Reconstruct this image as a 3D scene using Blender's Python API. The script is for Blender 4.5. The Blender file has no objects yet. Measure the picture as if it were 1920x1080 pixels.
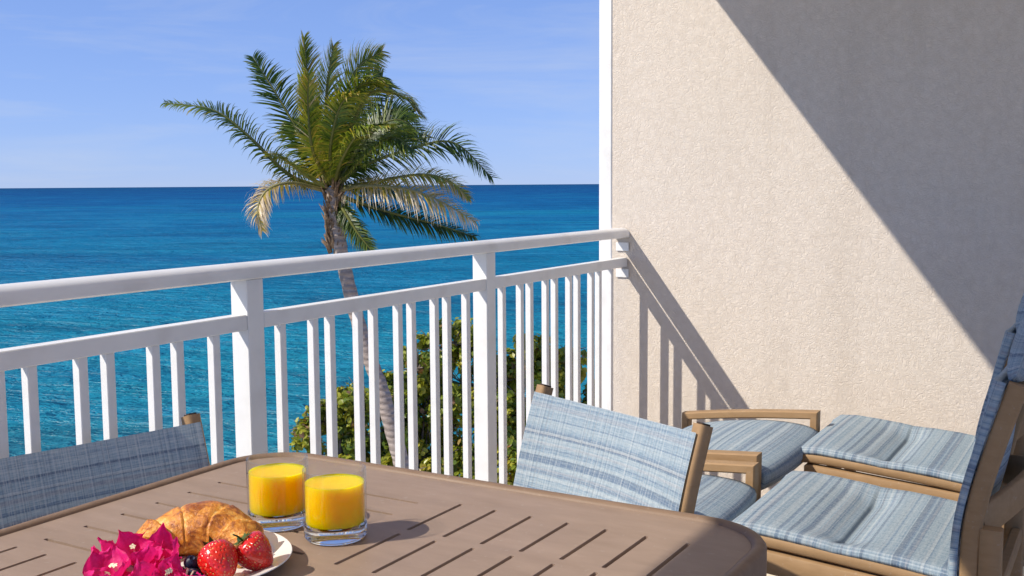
import bpy, bmesh, math, random
from mathutils import Vector, Matrix, Euler
from mathutils.geometry import delaunay_2d_cdt
R = math.radians
rnd = random.Random(7)
scene = bpy.context.scene
col = scene.collection

# ------------------------------------------------------------------ camera
cam_d = bpy.data.cameras.new('camera'); cam_d.sensor_width = 36; cam_d.lens = 37.5
cam_d.clip_start = 0.05; cam_d.clip_end = 200000
cam = bpy.data.objects.new('camera', cam_d); col.objects.link(cam)
YAW, PITCH, ROLL = R(30.5), math.atan(194/2000), math.atan(.0071)
fw = Vector((math.cos(YAW)*math.cos(PITCH), math.sin(YAW)*math.cos(PITCH), -math.sin(PITCH)))
r0 = Vector((math.sin(YAW), -math.cos(YAW), 0)); u0 = r0.cross(fw)
rt = r0*math.cos(ROLL) - u0*math.sin(ROLL); up = u0*math.cos(ROLL) + r0*math.sin(ROLL)
M = Matrix((rt, up, -fw)).transposed().to_4x4(); M.translation = (0, 0, 1.25)
cam.matrix_world = M
scene.camera = cam

# ------------------------------------------------------------------ light
TO_SUN = Vector((-1, .85, 1.13)).normalized()
EL = math.asin(TO_SUN.z); AZ = math.atan2(TO_SUN.x, TO_SUN.y)
world = bpy.data.worlds.new('World'); scene.world = world; world.use_nodes = True
wn = world.node_tree; wn.nodes.clear()
sky = wn.nodes.new('ShaderNodeTexSky'); sky.sky_type = 'NISHITA'; sky.sun_disc = False
sky.sun_elevation = EL; sky.sun_rotation = AZ
sky.altitude = 0; sky.air_density = 0.8; sky.dust_density = 0.0; sky.ozone_density = 6.0
hs = wn.nodes.new('ShaderNodeGamma'); hs.inputs['Gamma'].default_value = 0.47
tintn = wn.nodes.new('ShaderNodeMix'); tintn.data_type = 'RGBA'; tintn.blend_type = 'MULTIPLY'
tintn.inputs[0].default_value = 1.0; tintn.inputs[7].default_value = (.74, .92, 1.47, 1)
bg = wn.nodes.new('ShaderNodeBackground'); bg.inputs['Strength'].default_value = 0.15
wo = wn.nodes.new('ShaderNodeOutputWorld')
wn.links.new(sky.outputs[0], hs.inputs['Color']); wn.links.new(hs.outputs[0], tintn.inputs[6])
tcw = wn.nodes.new('ShaderNodeTexCoord'); mpw = wn.nodes.new('ShaderNodeMapping'); mpw.inputs['Scale'].default_value = (1.2, 1.2, 9)
nzw = wn.nodes.new('ShaderNodeTexNoise'); nzw.inputs['Scale'].default_value = 3.2; nzw.inputs['Detail'].default_value = 6; nzw.inputs['Roughness'].default_value = .6; nzw.inputs['Distortion'].default_value = .5
rpw = wn.nodes.new('ShaderNodeValToRGB'); rpw.color_ramp.elements[0].position = .48; rpw.color_ramp.elements[1].position = .80
rpw.color_ramp.elements[0].color = (0, 0, 0, 1); rpw.color_ramp.elements[1].color = (.30, .30, .30, 1)
cmw = wn.nodes.new('ShaderNodeMix'); cmw.data_type = 'RGBA'; cmw.inputs[7].default_value = (2.6, 2.75, 3.0, 1)
wn.links.new(tcw.outputs['Generated'], mpw.inputs['Vector']); wn.links.new(mpw.outputs[0], nzw.inputs['Vector']); wn.links.new(nzw.outputs[0], rpw.inputs['Fac'])
wn.links.new(rpw.outputs[0], cmw.inputs[0]); wn.links.new(tintn.outputs[2], cmw.inputs[6]); wn.links.new(cmw.outputs[2], bg.inputs['Color']); wn.links.new(bg.outputs[0], wo.inputs['Surface'])
sl = bpy.data.lights.new('sun', 'SUN'); sl.energy = 2.95; sl.angle = R(.53); sl.color = (1, .93, .81)
so = bpy.data.objects.new('sun', sl); col.objects.link(so)
so.rotation_euler = TO_SUN.to_track_quat('Z', 'Y').to_euler(); so.location = TO_SUN*60
scene.view_settings.view_transform = 'Standard'; scene.view_settings.look = 'None'
scene.view_settings.exposure = 0.8; scene.view_settings.gamma = 1
scene.view_settings.use_curve_mapping = False
scene.cycles.max_bounces = 12; scene.cycles.transparent_max_bounces = 16

# ------------------------------------------------------------------ material helpers
class NT:
    def __init__(s, name):
        s.m = bpy.data.materials.new(name); s.m.use_nodes = True
        s.t = s.m.node_tree; s.p = s.t.nodes['Principled BSDF']; s.out = s.t.nodes['Material Output']
    def n(s, t, **kw):
        nd = s.t.nodes.new('ShaderNode'+t)
        for k, v in kw.items(): setattr(nd, k, v)
        return nd
    def set(s, nd, **kw):
        for k, v in kw.items(): s.inp(nd, k.replace('_', ' '), v)
        return nd
    def inp(s, nd, key, v):
        i = nd.inputs[key]
        if hasattr(v, 'node'): s.t.links.new(v, i)
        else:
            if i.type == 'RGBA' and len(v) == 3: v = (*v, 1)
            i.default_value = v
    def coord(s, kind='Object'): return s.n('TexCoord').outputs[kind]
    def mapping(s, v, scale=(1, 1, 1), rot=(0, 0, 0)):
        m = s.n('Mapping'); s.inp(m, 'Vector', v); m.inputs['Scale'].default_value = scale; m.inputs['Rotation'].default_value = rot
        return m.outputs[0]
    def noise(s, v, scale, detail=3, rough=.5, dist=0):
        nd = s.n('TexNoise'); s.inp(nd, 'Vector', v); s.inp(nd, 'Scale', scale)
        s.inp(nd, 'Detail', detail); s.inp(nd, 'Roughness', rough); s.inp(nd, 'Distortion', dist)
        return nd.outputs[0]
    def noise1(s, w, scale, detail=2, rough=.5):
        nd = s.n('TexNoise', noise_dimensions='1D'); s.inp(nd, 'W', w); s.inp(nd, 'Scale', scale); s.inp(nd, 'Detail', detail); s.inp(nd, 'Roughness', rough)
        return nd.outputs[0]
    def ramp(s, f, stops):
        nd = s.n('ValToRGB'); e = nd.color_ramp.elements
        while len(e) < len(stops): e.new(.5)
        for el, (p, c) in zip(e, stops): el.position = p; el.color = (*c, 1) if len(c) == 3 else c
        s.inp(nd, 'Fac', f); return nd.outputs[0]
    def mix(s, f, a, b, mode='MIX'):
        nd = s.n('Mix', data_type='RGBA', blend_type=mode)
        for i, v in ((0, f), (6, a), (7, b)): s.inp(nd, i, v)
        return nd.outputs[2]
    def math(s, op, a, b=0., c=0.):
        nd = s.n('Math', operation=op)
        for i, v in enumerate((a, b, c)): s.inp(nd, i, v)
        return nd.outputs[0]
    def sep(s, v):
        nd = s.n('SeparateXYZ'); s.inp(nd, 0, v); return nd.outputs
    def bump(s, h, strength=.5, dist=.002, normal=None):
        nd = s.n('Bump'); s.inp(nd, 'Height', h); s.inp(nd, 'Strength', strength); s.inp(nd, 'Distance', dist)
        if normal: s.inp(nd, 'Normal', normal)
        return nd.outputs[0]
    def attr(s, name): return s.n('Attribute', attribute_name=name).outputs['Fac']
    def P(s, **kw):
        mp = {'base': 'Base Color', 'rough': 'Roughness', 'spec': 'Specular IOR Level', 'metal': 'Metallic', 'normal': 'Normal', 'ior': 'IOR',
              'sss': 'Subsurface Weight', 'sssr': 'Subsurface Radius', 'ssss': 'Subsurface Scale', 'trans': 'Transmission Weight', 'coat': 'Coat Weight', 'sheen': 'Sheen Weight'}
        for k, v in kw.items(): s.inp(s.p, mp[k], v)
        return s
    def surface(s, sh): s.t.links.new(sh, s.out.inputs['Surface'])
    def translucent(s, colr, f):
        tr = s.n('BsdfTranslucent'); s.inp(tr, 'Color', colr)
        mx = s.n('MixShader'); s.inp(mx, 0, f); s.t.links.new(s.p.outputs[0], mx.inputs[1]); s.t.links.new(tr.outputs[0], mx.inputs[2])
        s.surface(mx.outputs[0]); return s

def m_paint():
    t = NT('white_paint'); o = t.coord()
    n = t.noise(o, 9, 4); c = t.ramp(n, [(.25, (.70, .685, .665)), (.5, (.79, .785, .775)), (.7, (.81, .81, .80))])
    b = t.bump(t.noise(o, 160, 2), .12, .0006)
    return t.P(base=c, rough=.38, spec=.4, normal=b).m
def m_frame(name, a, b, sc=60):
    t = NT(name); o = t.coord()
    c = t.ramp(t.noise(t.mapping(o, (1, .25, 1)), sc, 4, .6), [(.3, a), (.7, b)])
    c = t.mix(t.ramp(t.noise(o, 3.2, 6, .65, .4), [(.40, (0, 0, 0)), (.70, (.30,)*3)]), c, t.mix(1., c, (.70, .69, .67), 'MULTIPLY'))
    c = t.mix(t.ramp(t.noise(o, 90, 2, .5), [(.66, (0, 0, 0)), (.74, (.25,)*3)]), c, (.42, .36, .30))
    return t.P(base=c, rough=t.math('MULTIPLY_ADD', t.noise(o, 6, 5, .65), .2, .40), spec=.22, normal=t.bump(t.noise(o, 400, 2), .15, .0004)).m
def m_stucco():
    t = NT('stucco'); o = t.coord()
    d = t.n('TexNoise'); t.inp(d, 'Vector', o); t.inp(d, 'Scale', 26.); t.inp(d, 'Detail', 2.)
    wv = t.n('VectorMath', operation='MULTIPLY_ADD'); t.inp(wv, 0, d.outputs['Color']); wv.inputs[1].default_value = (.035,)*3; t.inp(wv, 2, o)
    n1 = t.noise(wv.outputs[0], 70, 3, .55, 1.2)
    rid = t.math('ABSOLUTE', t.math('SUBTRACT', n1, .5))
    rid = t.math('POWER', t.math('MULTIPLY', rid, 4.), .6)
    n2 = t.noise(o, 190, 3, .6)
    h = t.math('ADD', t.math('MULTIPLY', rid, -1.), t.math('MULTIPLY', n2, .45))
    blot = t.noise(o, 1.3, 4, .55)
    c = t.ramp(blot, [(.3, (.655, .575, .495)), (.7, (.715, .635, .555))])
    c = t.mix(.35, c, t.ramp(t.noise(o, 30, 4), [(.35, (.62, .54, .46)), (.65, (.745, .67, .59))]))
    stn = t.noise(t.mapping(o, (1, 3.2, .35)), 1.6, 5, .6, .3)
    c = t.mix(t.ramp(stn, [(.52, (0, 0, 0)), (.72, (.28,)*3)]), c, (.52, .445, .37))
    return t.P(base=c, rough=.93, spec=.15, normal=t.bump(h, .55, .0032)).m
def m_plain(name, c, rough=.9, var=.12, sc=8):
    t = NT(name); o = t.coord()
    a = tuple(x*(1-var) for x in c); b = tuple(min(1, x*(1+var)) for x in c)
    return t.P(base=t.ramp(t.noise(o, sc, 4), [(.3, a), (.7, b)]), rough=rough, spec=.25, normal=t.bump(t.noise(o, sc*25, 3), .2, .001)).m
def m_sling():
    t = NT('woven_sling'); s = t.sep(t.coord('UV')); u, v = s[0], s[1]
    st = t.noise1(v, 66, 4, .75)
    c = t.ramp(st, [(.28, (.07, .13, .25)), (.37, (.17, .27, .42)), (.45, (.33, .45, .56)), (.56, (.45, .565, .64)), (.70, (.60, .66, .69))])
    dk = t.noise1(t.math('ADD', v, 7.3), 40, 1)
    c = t.mix(t.ramp(dk, [(.61, (0, 0, 0)), (.65, (.7,)*3)]), c, (.10, .17, .30))
    dk2 = t.noise1(t.math('ADD', v, 17.3), 62, 0)
    c = t.mix(t.ramp(dk2, [(.70, (0, 0, 0)), (.74, (.8,)*3)]), c, (.07, .12, .22))
    wl = t.noise1(t.math('ADD', v, 11.9), 75, 0)
    c = t.mix(t.ramp(wl, [(.68, (0, 0, 0)), (.74, (.7,)*3)]), c, (.68, .74, .76))
    pk = t.noise1(t.math('ADD', v, 3.1), 40, 2)
    c = t.mix(t.ramp(pk, [(.58, (0, 0, 0)), (.70, (.55,)*3)]), c, (.50, .47, .50))
    wp = t.noise1(u, 205, 3, .85)
    c = t.mix(t.ramp(wp, [(.53, (0, 0, 0)), (.57, (.55,)*3)]), c, (.72, .75, .76))
    c = t.mix(t.ramp(t.noise1(t.math('ADD', u, 5.), 205, 3, .85), [(.55, (0, 0, 0)), (.59, (.45,)*3)]), c, (.09, .14, .23))
    cmb = t.n('CombineXYZ'); t.inp(cmb, 0, t.math('MULTIPLY', u, 60.)); t.inp(cmb, 1, t.math('MULTIPLY', v, 260.))
    sl = t.noise(cmb.outputs[0], 1, 3, .75)
    c = t.mix(.30, c, t.ramp(sl, [(.30, (.10, .16, .26)), (.48, (.38, .48, .56)), (.68, (.74, .77, .77))]))
    a = t.math('SINE', t.math('MULTIPLY', u, 2200.)); b = t.math('SINE', t.math('MULTIPLY', v, 2200.))
    h = t.math('ADD', t.math('MULTIPLY', a, b), t.math('MULTIPLY', sl, 1.5))
    c = t.mix(t.math('MULTIPLY_ADD', t.math('MULTIPLY', a, b), .16, .16), c, t.mix(1., c, (.40, .42, .46), 'MULTIPLY'))
    t.P(base=c, rough=.85, spec=.2, normal=t.bump(h, .5, .0012))
    return t.translucent(t.mix(1., c, (.80, .84, .84), 'MULTIPLY'), .14).m
def m_leafy(name, stops, tr=.3, rough=.4):
    t = NT(name); a = t.attr('tint'); o = t.coord()
    c = t.ramp(a, stops)
    c = t.mix(.25, c, t.mix(1., c, t.ramp(t.noise(o, 9, 3), [(.3, (.5, .5, .5)), (.7, (1, 1, 1))]), 'MULTIPLY'))
    t.P(base=c, rough=rough, spec=.4)
    return t.translucent(t.mix(1., c, (1.0, 1.0, .5), 'MULTIPLY'), tr).m
def m_bark(name, a, b, ring=0):
    t = NT(name); o = t.coord()
    n = t.noise(t.mapping(o, (1, 1, 3)), 5, 5, .65)
    h = n
    c = t.ramp(n, [(.3, a), (.7, b)])
    if ring:
        w = t.n('TexWave', bands_direction='Z'); t.inp(w, 'Vector', o); t.inp(w, 'Scale', ring); t.inp(w, 'Distortion', 4.); t.inp(w, 'Detail', 2.)
        c = t.mix(t.math('MULTIPLY', w.outputs['Fac'], .45), c, a); h = t.math('ADD', n, w.outputs['Fac'])
    return t.P(base=c, rough=.9, spec=.2, normal=t.bump(h, .7, .03)).m
def m_sea():
    t = NT('sea_water'); g = t.n('NewGeometry'); p = g.outputs['Position']
    q = t.mapping(p, (1, 1, 1), (0, 0, R(90-30.5)))            # x along the wave crests, y along the wind
    sx = t.sep(q)
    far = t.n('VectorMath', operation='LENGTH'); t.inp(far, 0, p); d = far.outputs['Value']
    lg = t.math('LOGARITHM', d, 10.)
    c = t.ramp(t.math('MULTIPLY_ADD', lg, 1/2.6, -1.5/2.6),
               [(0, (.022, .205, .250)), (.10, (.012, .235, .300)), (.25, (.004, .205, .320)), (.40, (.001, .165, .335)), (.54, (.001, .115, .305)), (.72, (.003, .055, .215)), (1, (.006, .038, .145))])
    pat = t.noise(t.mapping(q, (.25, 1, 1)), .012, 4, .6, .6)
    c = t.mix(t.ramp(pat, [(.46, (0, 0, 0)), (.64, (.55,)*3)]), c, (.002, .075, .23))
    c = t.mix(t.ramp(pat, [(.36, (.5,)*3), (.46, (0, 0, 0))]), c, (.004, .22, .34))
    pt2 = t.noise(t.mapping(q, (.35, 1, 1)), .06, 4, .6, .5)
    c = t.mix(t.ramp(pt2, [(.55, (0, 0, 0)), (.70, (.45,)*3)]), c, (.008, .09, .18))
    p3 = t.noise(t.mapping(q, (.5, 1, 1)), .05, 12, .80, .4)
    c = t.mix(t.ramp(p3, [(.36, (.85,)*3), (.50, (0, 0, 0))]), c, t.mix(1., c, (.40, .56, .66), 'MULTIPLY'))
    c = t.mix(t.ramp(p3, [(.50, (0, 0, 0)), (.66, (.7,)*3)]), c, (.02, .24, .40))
    reef = t.noise(q, .09, 3, .6)
    near = t.ramp(d, [(0, (1, 1, 1)), (1, (0, 0, 0))])
    sh = t.n('MapRange'); t.inp(sh, 'Value', d); t.inp(sh, 'From Min', 43.); t.inp(sh, 'From Max', 62.); t.inp(sh, 'To Min', 1.); t.inp(sh, 'To Max', 0.)
    rk = t.math('MULTIPLY', sh.outputs[0], t.ramp(reef, [(.42, (0, 0, 0)), (.56, (.9,)*3)]))
    c = t.mix(rk, c, (.035, .055, .075))
    q2 = t.mapping(q, (1, 1, 1), (0, 0, R(14)))
    w1 = t.noise(t.mapping(q2, (.42, 1, 1)), .62, 4, .6, .8)
    w2 = t.noise(t.mapping(q, (.6, 1, 1)), 2.1, 3, .6, .6)
    w3 = t.noise(t.mapping(q, (.3, 1, 1)), .09, 3, .55, .3)
    h = t.math('ADD', t.math('MULTIPLY', w1, 1.), t.math('MULTIPLY', w2, .32)); h = t.math('ADD', h, t.math('MULTIPLY', w3, 3.))
    b = t.bump(h, 1., 1.1)
    c = t.mix(t.ramp(w1, [(.40, (.55,)*3), (.52, (0, 0, 0))]), c, t.mix(1., c, (.55, .66, .74), 'MULTIPLY'))
    c = t.mix(t.ramp(t.math('ADD', t.math('MULTIPLY', w1, .6), t.math('MULTIPLY', w2, .4)), [(.52, (0, 0, 0)), (.66, (.5,)*3)]), c, (.03, .19, .28))
    t.P(base=c, rough=.3, spec=0., normal=b)
    gl = t.n('BsdfGlossy'); t.inp(gl, 'Roughness', .38); t.inp(gl, 'Normal', b)
    mx = t.n('MixShader'); mx.inputs[0].default_value = .035; t.t.links.new(t.p.outputs[0], mx.inputs[1]); t.t.links.new(gl.outputs[0], mx.inputs[2])
    t.surface(mx.outputs[0]); return t.m
def m_glass_wall():
    t = NT('clear_glass')
    lw = t.n('LayerWeight'); t.inp(lw, 'Blend', .5)
    fr = t.math('MULTIPLY_ADD', t.math('POWER', lw.outputs['Facing'], 4.), .85, .028)
    gl = t.n('BsdfGlossy'); t.inp(gl, 'Roughness', .01)
    tr = t.n('BsdfTransparent'); t.inp(tr, 'Color', (.985, .99, .985))
    mx = t.n('MixShader'); t.t.links.new(fr, mx.inputs[0]); t.t.links.new(tr.outputs[0], mx.inputs[1]); t.t.links.new(gl.outputs[0], mx.inputs[2])
    t.surface(mx.outputs[0]); return t.m
def m_glass_base():
    t = NT('thick_glass'); g = t.n('BsdfGlass'); t.inp(g, 'IOR', 1.5); t.inp(g, 'Roughness', 0.); t.inp(g, 'Color', (.97, .98, .98))
    t.surface(g.outputs[0]); return t.m
def m_juice():
    t = NT('orange_juice'); o = t.coord()
    c = t.ramp(t.noise(o, 60, 4, .7), [(.3, (1.0, .50, .000)), (.7, (1.0, .56, .000))])
    return t.P(base=c, rough=.35, spec=.06, sss=1., sssr=(1., .65, .03), ssss=.06).m
def m_croissant():
    t = NT('baked_pastry'); o = t.coord()
    a = t.attr('tint')
    n = t.noise(o, 55, 5, .65, 1.5)
    f = t.math('ADD', t.math('MULTIPLY', n, .75), t.math('MULTIPLY', a, .45))
    c = t.ramp(f, [(.30, (.30, .075, .006)), (.42, (.62, .22, .018)), (.54, (.82, .38, .055)), (.70, (.92, .62, .24))])
    b = t.bump(t.noise(t.mapping(o, (1, 1, 1)), 120, 5, .7, 1.), .8, .003)
    return t.P(base=c, rough=.38, spec=.5, normal=b, sss=.15, sssr=(1, .4, .1), ssss=.004).m
def m_strawberry():
    t = NT('strawberry_flesh'); o = t.coord()
    v = t.n('TexVoronoi'); t.inp(v, 'Vector', t.mapping(o, (1, 1, .72))); t.inp(v, 'Scale', 230.); t.inp(v, 'Randomness', .55)
    ds = v.outputs['Distance']
    c = t.ramp(t.noise(o, 60, 3), [(.3, (.50, .006, .004)), (.7, (.72, .018, .008))])
    c = t.mix(t.ramp(ds, [(.16, (.9,)*3), (.24, (0, 0, 0))]), c, (.75, .42, .12))
    hh = t.ramp(ds, [(.0, (.75,)*3), (.2, (.15,)*3), (.5, (1, 1, 1))])
    return t.P(base=c, rough=.22, spec=.55, normal=t.bump(hh, .7, .0016), sss=.15, sssr=(1, .1, .05), ssss=.004, coat=.3).m
def m_bract():
    t = NT('magenta_bract'); a = t.attr('tint'); o = t.coord()
    c = t.ramp(a, [(0, (.52, .002, .09)), (.5, (.80, .006, .20)), (1, (.92, .06, .44))])
    v = t.noise(o, 140, 4, .7, 1.); c = t.mix(.3, c, t.ramp(v, [(.35, (.48, .0, .07)), (.65, (.95, .07, .38))]))
    t.P(base=c, rough=.5, spec=.3, normal=t.bump(v, .5, .0015))
    return t.translucent((.95, .02, .22), .35).m

MAT = dict(
    paint=m_paint(), tan=m_frame('tan_frame', (.315, .195, .098), (.37, .235, .125)), top=m_frame('taupe_tabletop', (.280, .200, .148), (.335, .242, .182), 35),
    rim=m_frame('table_rim', (.20, .130, .085), (.245, .165, .11)), stucco=m_stucco(), sling=m_sling(),
    dark=m_plain('dark_plug_and_shade', (.05, .03, .02), .6), under=m_plain('grey_lining', (.19, .20, .21), .9, .1, 30),
    tile=m_plain('beige_tile', (.83, .73, .59), .5, .06, 6), grout=m_plain('grout', (.33, .27, .21)), slab=m_plain('painted_concrete', (.87, .80, .70), .9, .03),
    rock=m_plain('pale_bounce_rock', (.64, .56, .45), .95, .10, .8), sea=m_sea(), glass=m_glass_wall(), gbase=m_glass_base(), juice=m_juice(),
    palm=m_leafy('palm_leaflet', [(0, (.020, .042, .010)), (.26, (.055, .10, .014)), (.46, (.15, .225, .022)), (.62, (.33, .34, .035)), (.78, (.52, .36, .06)), (1, (.74, .61, .45))], .28),
    rachis=m_leafy('palm_rachis', [(0, (.06, .08, .015)), (.5, (.20, .20, .04)), (1, (.42, .33, .17))], .05),
    fibre=m_bark('palm_fibre', (.10, .06, .035), (.36, .25, .16)), trunk=m_bark('palm_bark', (.27, .215, .18), (.48, .40, .35), 2.2),
    leaf=m_leafy('broad_leaf', [(0, (.055, .10, .02)), (.28, (.14, .21, .026)), (.55, (.34, .37, .04)), (.85, (.55, .49, .06)), (.93, (.34, .16, .05)), (1, (.36, .25, .19))], .35, .35),
    twig=m_bark('twig_bark', (.10, .08, .065), (.27, .22, .18)), china=NT('white_china').P(base=(.80, .79, .77), rough=.12, spec=.5).m,
    croissant=m_croissant(), berry=m_strawberry(), calyx=m_leafy('calyx_leaf', [(0, (.02, .06, .012)), (1, (.08, .16, .03))], .2),
    blue=m_plain('blueberry_skin', (.018, .024, .06), .45, .6, 40), bract=m_bract(), cream=NT('cream_flower').P(base=(.80, .72, .50), rough=.6).m,
    stem=m_plain('green_stem', (.10, .16, .04)),
)

# ------------------------------------------------------------------ mesh helpers
class MB:
    def __init__(s): s.v, s.f, s.uv, s.t = [], [], {}, []
    def add(s, vs, fs, uvs=None, tint=.5):
        o = len(s.v); s.v += [tuple(v) for v in vs]
        for k, f in enumerate(fs):
            if uvs: s.uv[len(s.f)] = [uvs[i] for i in f]
            s.f.append([i+o for i in f]); s.t.append(tint[k] if isinstance(tint, list) else tint)
        return s
    def box(s, c, d, rot=None, ch=0.):
        x, y, z = (a/2 for a in d); c = Vector(c)
        if ch <= 0:
            vs = [Vector((sx*x, sy*y, sz*z)) for sz in (-1, 1) for sx, sy in ((-1, -1), (1, -1), (1, 1), (-1, 1))]
            fs = [[3, 2, 1, 0], [4, 5, 6, 7], [0, 1, 5, 4], [1, 2, 6, 5], [2, 3, 7, 6], [3, 0, 4, 7]]
        else:
            pr = lambda X, Y: [(-X+ch, -Y), (X-ch, -Y), (X, -Y+ch), (X, Y-ch), (X-ch, Y), (-X+ch, Y), (-X, Y-ch), (-X, -Y+ch)]
            vs = []
            for zz, k in ((-z, ch), (-z+ch, 0), (z-ch, 0), (z, ch)): vs += [Vector((a*(x-k)/x, b*(y-k)/y, zz)) for a, b in pr(x, y)]
            fs = [list(range(7, -1, -1)), [24+i for i in range(8)]]
            for r in range(3): fs += [[r*8+i, r*8+(i+1) % 8, r*8+8+(i+1) % 8, r*8+8+i] for i in range(8)]
        if rot: vs = [rot @ v for v in vs]
        return s.add([v+c for v in vs], fs)
    def sweep(s, path, prof, side, caps=True, closed=False, scales=None, tint=.5):
        """profile (a,b) swept along path: a runs along `side`, b along tangent x side; corners are mitred."""
        P = [Vector(p) for p in path]; n = len(P); side = Vector(side).normalized(); rings = []
        for i in range(n):
            a = P[i]-P[i-1] if (i or closed) else P[1]-P[0]; b = P[(i+1) % n]-P[i] if (i < n-1 or closed) else P[-1]-P[-2]
            a.normalize(); b.normalize(); tg = (a+b).normalized()
            w = side - tg*side.dot(tg); w.normalize(); nn = tg.cross(w)
            k = 1/max(.4, math.cos(a.angle(b, 0)/2)); sc = scales[i] if scales else 1
            rings.append([P[i] + w*pa*sc + nn*pb*k*sc for pa, pb in prof])
        m = len(prof); vs = [v for r in rings for v in r]; fs = []
        for i in range(n if closed else n-1):
            j = (i+1) % n
            fs += [[i*m+q, i*m+(q+1) % m, j*m+(q+1) % m, j*m+q] for q in range(m)]
        if caps and not closed: fs += [list(range(m-1, -1, -1)), [(n-1)*m+q for q in range(m)]]
        return s.add(vs, fs, tint=tint)
    def tube(s, path, rad, seg=8, tint=.5):
        rad = rad if isinstance(rad, list) else [rad]*len(path)
        d = Vector(path[-1])-Vector(path[0]); sd = Vector((1, 0, 0)) if abs(d.normalized().x) < .8 else Vector((0, 1, 0))
        return s.sweep(path, [(math.cos(2*math.pi*q/seg), math.sin(2*math.pi*q/seg)) for q in range(seg)], sd, scales=rad, tint=tint)
    def lathe(s, prof, seg=32, c=(0, 0, 0)):
        c = Vector(c); vs, fs = [], []; n = len(prof)
        for r_, z in prof: vs += [c+Vector((r_*math.cos(2*math.pi*k/seg), r_*math.sin(2*math.pi*k/seg), z)) for k in range(seg)]
        for i in range(n-1): fs += [[i*seg+k, i*seg+(k+1) % seg, (i+1)*seg+(k+1) % seg, (i+1)*seg+k] for k in range(seg)]
        return s.add(vs, fs)
    def build(s, name, mat, parent=None, smooth=True, angle=35, merge=0, solid=0, bevel=0, sub=0, offset=-1, loc=None):
        me = bpy.data.meshes.new(name); me.from_pydata(s.v, [], s.f)
        if s.uv:
            lay = me.uv_layers.new(name='UVMap')
            for p in me.polygons:
                if p.index in s.uv:
                    for li, q in zip(p.loop_indices, s.uv[p.index]): lay.data[li].uv = q
        at = me.attributes.new('tint', 'FLOAT', 'FACE'); at.data.foreach_set('value', s.t)
        if merge:
            bm = bmesh.new(); bm.from_mesh(me); bmesh.ops.remove_doubles(bm, verts=bm.verts, dist=merge)
            bmesh.ops.recalc_face_normals(bm, faces=bm.faces); bm.to_mesh(me); bm.free()
        me.materials.append(MAT[mat])
        if smooth:
            me.shade_smooth(); me.set_sharp_from_angle(angle=R(angle))
        o = bpy.data.objects.new(name, me); col.objects.link(o)
        if parent: o.parent = parent
        if loc: o.location = loc
        if bevel:
            b = o.modifiers.new('bevel', 'BEVEL'); b.width = bevel; b.segments = 2; b.limit_method = 'ANGLE'; b.angle_limit = R(40)
        if solid:
            q = o.modifiers.new('solid', 'SOLIDIFY'); q.thickness = solid; q.offset = offset
        if sub:
            q = o.modifiers.new('sub', 'SUBSURF'); q.levels = q.render_levels = sub
        return o
def tag(o, label=None, cat=None, group=None, kind=None):
    for k, v in (('label', label), ('category', cat), ('group', group), ('kind', kind)):
        if v: o[k] = v
    return o
def empty(name, loc, label, cat, group=None, rz=0):
    o = bpy.data.objects.new(name, None); col.objects.link(o); o.location = loc; o.rotation_euler.z = rz; o.empty_display_size = .1
    return tag(o, label, cat, group)
def copy_tree(o, parent=None):
    c = o.copy(); col.objects.link(c)
    if parent: c.parent = parent
    for ch in [q for q in bpy.data.objects if q.parent == o]: copy_tree(ch, c)
    return c
def inst(src, parent, loc, rot=None):
    c = src.copy(); col.objects.link(c); c.parent = parent; c.location = loc
    if rot: c.rotation_euler = rot
    return c
def rect(w, h, c=.003):
    w /= 2; h /= 2
    return [(-w+c, -h), (w-c, -h), (w, -h+c), (w, h-c), (w-c, h), (-w+c, h), (-w, h-c), (-w, -h+c)]
def smoothpath(pts, n=8):
    P = [Vector(p) for p in pts]; P = [2*P[0]-P[1]] + P + [2*P[-1]-P[-2]]; out = []
    for i in range(1, len(P)-2):
        for k in range(n):
            t = k/n; a, b, c, d = P[i-1:i+3]
            out.append(.5*((2*b) + (c-a)*t + (2*a-5*b+4*c-d)*t*t + (3*b-a-3*c+d)*t**3))
    return out + [P[-2]]

# ------------------------------------------------------------------ setting: sea, shore, floor, slab
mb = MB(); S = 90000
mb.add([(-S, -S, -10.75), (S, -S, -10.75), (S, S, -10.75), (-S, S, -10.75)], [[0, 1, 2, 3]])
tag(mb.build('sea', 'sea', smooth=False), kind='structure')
# shore: low hidden bluff under building and shrubs, made pale to bounce sunlight up
mb = MB(); n = 56; rows = []
for i in range(n+1):
    row = []
    for j in range(33):
        x = -40 + 100*i/n; y = -30 + 62*j/32
        edge = 17.5 + 1.6*math.sin(x*.35) + 1.1*math.sin(x*.83+1) + (2.2 if 10 < x < 30 else 0)
        k = max(0, min(1, (y-(edge-4))/6)); k = k*k*(3-2*k)
        z = -8.2*(1-k) - 11.6*k + .35*math.sin(x*1.7+y*.9) + .3*math.sin(x*.7-y*1.9) + rnd.uniform(-.15, .15)
        row.append((x, y, z))
    rows.append(row)
vs = [p for r_ in rows for p in r_]
mb.add(vs, [[i*33+j, (i+1)*33+j, (i+1)*33+j+1, i*33+j+1] for i in range(n) for j in range(32)])
tag(mb.build('ground', 'rock'), kind='structure')
fl = tag(MB().box((1.35, .45, -.13), (6.6, 3.2, .22)).build('floor', 'grout', smooth=False), kind='structure')
tl = None; TS = .42
for i in range(13):
    for j in range(7):
        x = -1.5 + i*TS; y = -1 + j*TS + TS/2
        if x+TS/2 > 4.1: continue
        if tl is None: tl = MB().box((0, 0, 0), (TS-.007, TS-.007, .02), ch=.0015).build('tile', 'tile', fl, smooth=False); tl.location = (x, y, -.010)
        else: inst(tl, fl, (x, y, -.010 + rnd.uniform(-.0006, .0006)))
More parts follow.
